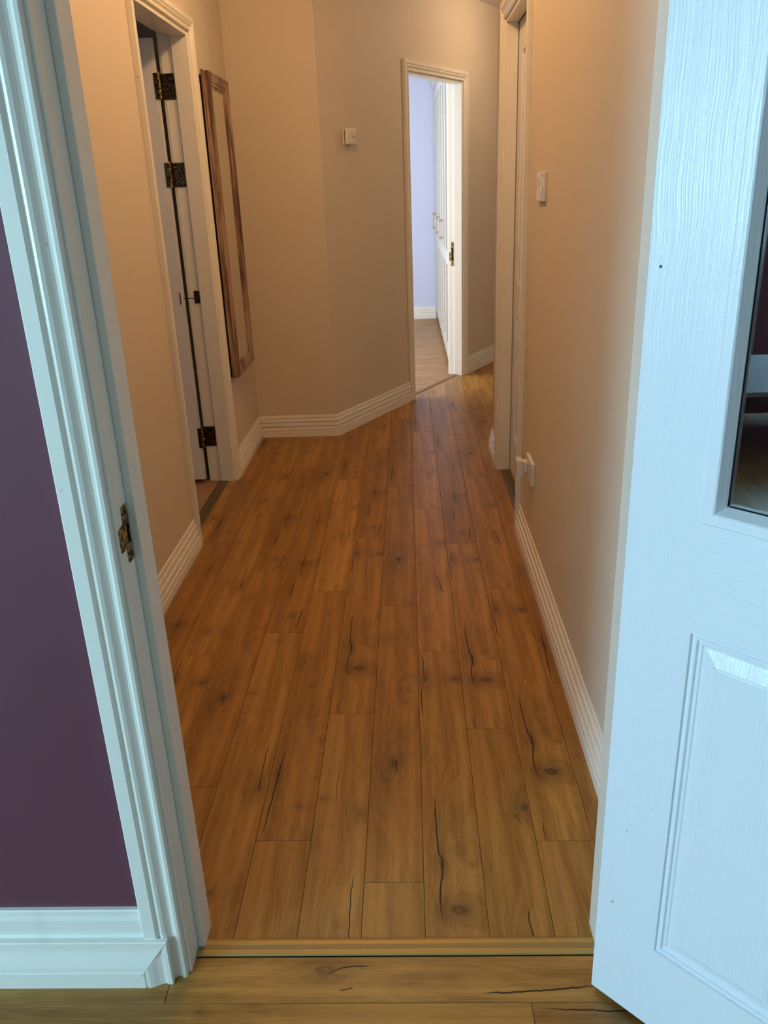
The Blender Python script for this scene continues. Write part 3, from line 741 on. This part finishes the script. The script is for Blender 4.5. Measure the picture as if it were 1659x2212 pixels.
# ------------------------------------------------------------------ light switch and socket (local: -Y towards hall)
sw = empty('light_switch', (.44, 2.835, 1.343), -PI / 2); tag(sw, 'white two-gang light switch on the cream wall before the closed door', 'switch')
pl = boxes('switch_plate', [(-.074, .074, -.011, 0, -.043, .043)], M['plastic'], sw, .003)
def rocker(u, tilt):
    w, h = .0150, .026
    y0, y1 = -.0112, -.0112
    v = [(u - w, -.0105, -h), (u + w, -.0105, -h), (u + w, -.0105, h), (u - w, -.0105, h),
         (u - w, -.0115 - (.005 if tilt < 0 else 0), -h), (u + w, -.0115 - (.005 if tilt < 0 else 0), -h), (u + w, -.0115 - (.005 if tilt > 0 else 0), h), (u - w, -.0115 - (.005 if tilt > 0 else 0), h),
         (u - w, -.0125, 0), (u + w, -.0125, 0)]
    f = [(0, 1, 2, 3), (4, 5, 9, 8), (8, 9, 6, 7), (0, 4, 5, 1), (2, 6, 7, 3), (0, 3, 7, 8, 4), (1, 5, 9, 6, 2)]
    return mesh_obj('rocker', v, f, M['rocker'], sw)
rocker(-.032, 1); rocker(.030, -1)
for u in (-.060, .060): cyl('screw', (u, -.011, 0), (0, -1, 0), .0038, .0034, .0009, M['handle'], sw, 12)
boxes('indicator', [(.042, .047, -.0118, -.0109, .028, .039)], M['dark_plastic'], sw)

so = empty('wall_socket', (.44, 2.885, .372), -PI / 2); tag(so, 'white double wall socket low on the cream wall', 'socket')
boxes('socket_plate', [(-.074, .074, -.012, 0, -.043, .043)], M['plastic'], so, .003)
for u in (-.018, .018): boxes('rocker', [(u - .007, u + .007, -.0150, -.0118, .016, .034)], M['rocker'], so, .001)
for px_, pz in ((.036, .012), (.025, -.010), (.047, -.010)): boxes('pin_slot', [(px_ - .0035, px_ + .0035, -.0124, -.0119, pz - .003, pz + .003)], M['dark_plastic'], so)
pg = empty('plug_adaptor', (.44 - .0125, 2.925, .372), -PI / 2); tag(pg, 'white plug pushed into the double wall socket', 'plug')
boxes('plug_neck', [(-.018, .018, -.018, 0, -.020, .022)], M['plastic'], pg, .003)
boxes('plug_body', [(-.027, .027, -.040, -.0185, -.036, .030)], M['plastic'], pg, .004)
boxes('fuse_slot', [(-.008, .008, -.0405, -.0398, -.006, -.002)], M['dark_plastic'], pg)

# ------------------------------------------------------------------ bedroom wardrobe
wx, wy0, wy1 = .304, 6.40, 9.09
wd = empty('fitted_wardrobe', (wx, wy0, 0)); tag(wd, 'ivory fitted wardrobe with tall panelled doors in the lit bedroom', 'wardrobe')
Lw = wy1 - wy0
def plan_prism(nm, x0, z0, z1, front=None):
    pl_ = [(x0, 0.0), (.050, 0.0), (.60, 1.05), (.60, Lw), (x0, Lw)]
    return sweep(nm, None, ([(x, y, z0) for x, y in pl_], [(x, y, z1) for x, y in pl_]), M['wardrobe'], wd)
plan_prism('carcass', .022, .06, 2.22).data.materials[0] = plain('taupe_carcass_gap_shade', (0.20, 0.175, 0.14), .5); plan_prism('plinth', .045, 0, .06); plan_prism('top_board', .0, 2.221, 2.34)  # carcass coloured dark so the gaps between the doors look shaded
CP = ((.0, 2.222), (-.012, 2.235), (-.015, 2.255), (-.05, 2.30), (-.055, 2.34), (.0, 2.34))
sweep('cornice', None, ([(x, 0.0, z) for x, z in CP], [(x, Lw, z) for x, z in CP]), M['wardrobe'], wd)
nd = 6; dwid = Lw / nd
for i in range(nd):
    a = i * dwid + .004; b = (i + 1) * dwid - .004
    dr = empty('cupboard_door', (0, 0, 0), 0, wd)
    st_ = .075
    def bx(nm, lst): return boxes(nm, lst, M['wardrobe'], dr, .0012)
    bx('stile', [(0, .020, a, a + st_, .065, 2.212)]); bx('stile', [(0, .020, b - st_, b, .065, 2.212)])
    for z0, z1 in ((.065, .16), (.78, .88), (2.10, 2.212)): bx('rail', [(0, .020, a + st_, b - st_, z0, z1)])
    for z0, z1 in ((.16, .78), (.88, 2.10)): boxes('panel', [(.013, .019, a + st_, b - st_, z0, z1)], M['wardrobe'], dr)
    hy = {1: .90, 3: 1.60, 5: 2.56}.get(i)
    if hy:
        hy = max(a + .03, min(b - .03, hy))
        hb = cyl('handle', (-.030, hy, .925), 'z', .006, .006, .165, M['handle'], dr, 12, .001)
        for z in (.94, 1.075): boxes('handle_foot', [(-.036, 0, hy - .011, hy + .011, z - .010, z + .010)], M['handle'], hb, .001)

# ------------------------------------------------------------------ windows (they bring the daylight in)
def window(name, loc, rz, w, z0, z1, label, n=2):
    e = empty(name, loc, rz); struct(e, label, 'window')
    f = .05
    boxes('window_frame', [(-w / 2, -w / 2 + f, -.03, .03, z0, z1), (w / 2 - f, w / 2, -.03, .03, z0, z1), (-w / 2 + f, w / 2 - f, -.03, .03, z0, z0 + f), (-w / 2 + f, w / 2 - f, -.03, .03, z1 - f, z1)], M['plastic'], e)
    for i in range(1, n):
        u = -w / 2 + w * i / n; boxes('mullion', [(u - .035, u + .035, -.03, .03, z0 + f, z1 - f)], M['plastic'], e)
    for i in range(n):
        ua = -w / 2 + w * i / n + .05; ub = -w / 2 + w * (i + 1) / n - .05
        boxes('window_pane', [(ua, ub, -.003, .003, z0 + f, z1 - f)], tgl.m, e)
window('window_1', (-4.61, -2.0, 0), PI / 2, 1.50, .80, 2.22, 'wide white window of the living room mirrored in the door glass')
window('added_window_2', (-1.0, -3.01, 0), 0, 2.30, .82, 2.08, 'wide white window added behind the viewer for fill light')  # invented window that goes with the added frontal fill
window('window_3', (-2.61, 6.45, 0), PI / 2, 1.80, .85, 2.15, 'white bedroom window out of sight')

# ------------------------------------------------------------------ coffee table mirrored in the door glass
dkw = plain('dark_walnut', (0.030, 0.016, 0.011), .45); lac = plain('pale_grey_lacquer', (0.55, 0.58, 0.62), .16, var=.02)
ct = empty('coffee_table', (-3.12, -.62, 0)); tag(ct, 'low pale topped coffee table with dark legs mirrored in the door glass', 'table')
boxes('table_top', [(-.46, .46, -.62, .62, .312, .338)], lac, ct, .004)
boxes('apron', [(-.44, .44, -.60, .60, .225, .3115)], dkw, ct, .003)
for x in (-.40, .40):
    for y in (-.56, .56): boxes('leg', [(x - .03, x + .03, y - .03, y + .03, 0, .2245)], dkw, ct, .003)
# ------------------------------------------------------------------ hall lamps
def lamp(loc, power, label, r=.05, color=(1.0, 0.58, 0.275)):
    e = empty('ceiling_lamp', loc); tag(e, label, 'lamp')
    cyl('ceiling_rose', (0, 0, -.022), 'z', .055, .06, .022, M['plastic'], e, 28)
    cyl('lamp_holder', (0, 0, -.050), 'z', .018, .024, .028, M['plastic'], e, 20)
    d = bpy.data.lights.new('warm_bulb', 'POINT'); d.energy = power; d.color = color; d.shadow_soft_size = r
    o = bpy.data.objects.new('warm_bulb', d); COL.objects.link(o); o.parent = e; o.location = (0, 0, -.11)
lamp((-.22, 2.42, Z), 12.5, 'small ceiling lamp nearest the living room doorway')
lamp((-.22, 3.42, Z), 15.0, 'small ceiling lamp between the two hall doors')
lamp((1.0, 5.85, Z), 14, 'small ceiling lamp lighting the side corridor', color=(1.0, 0.68, 0.42))
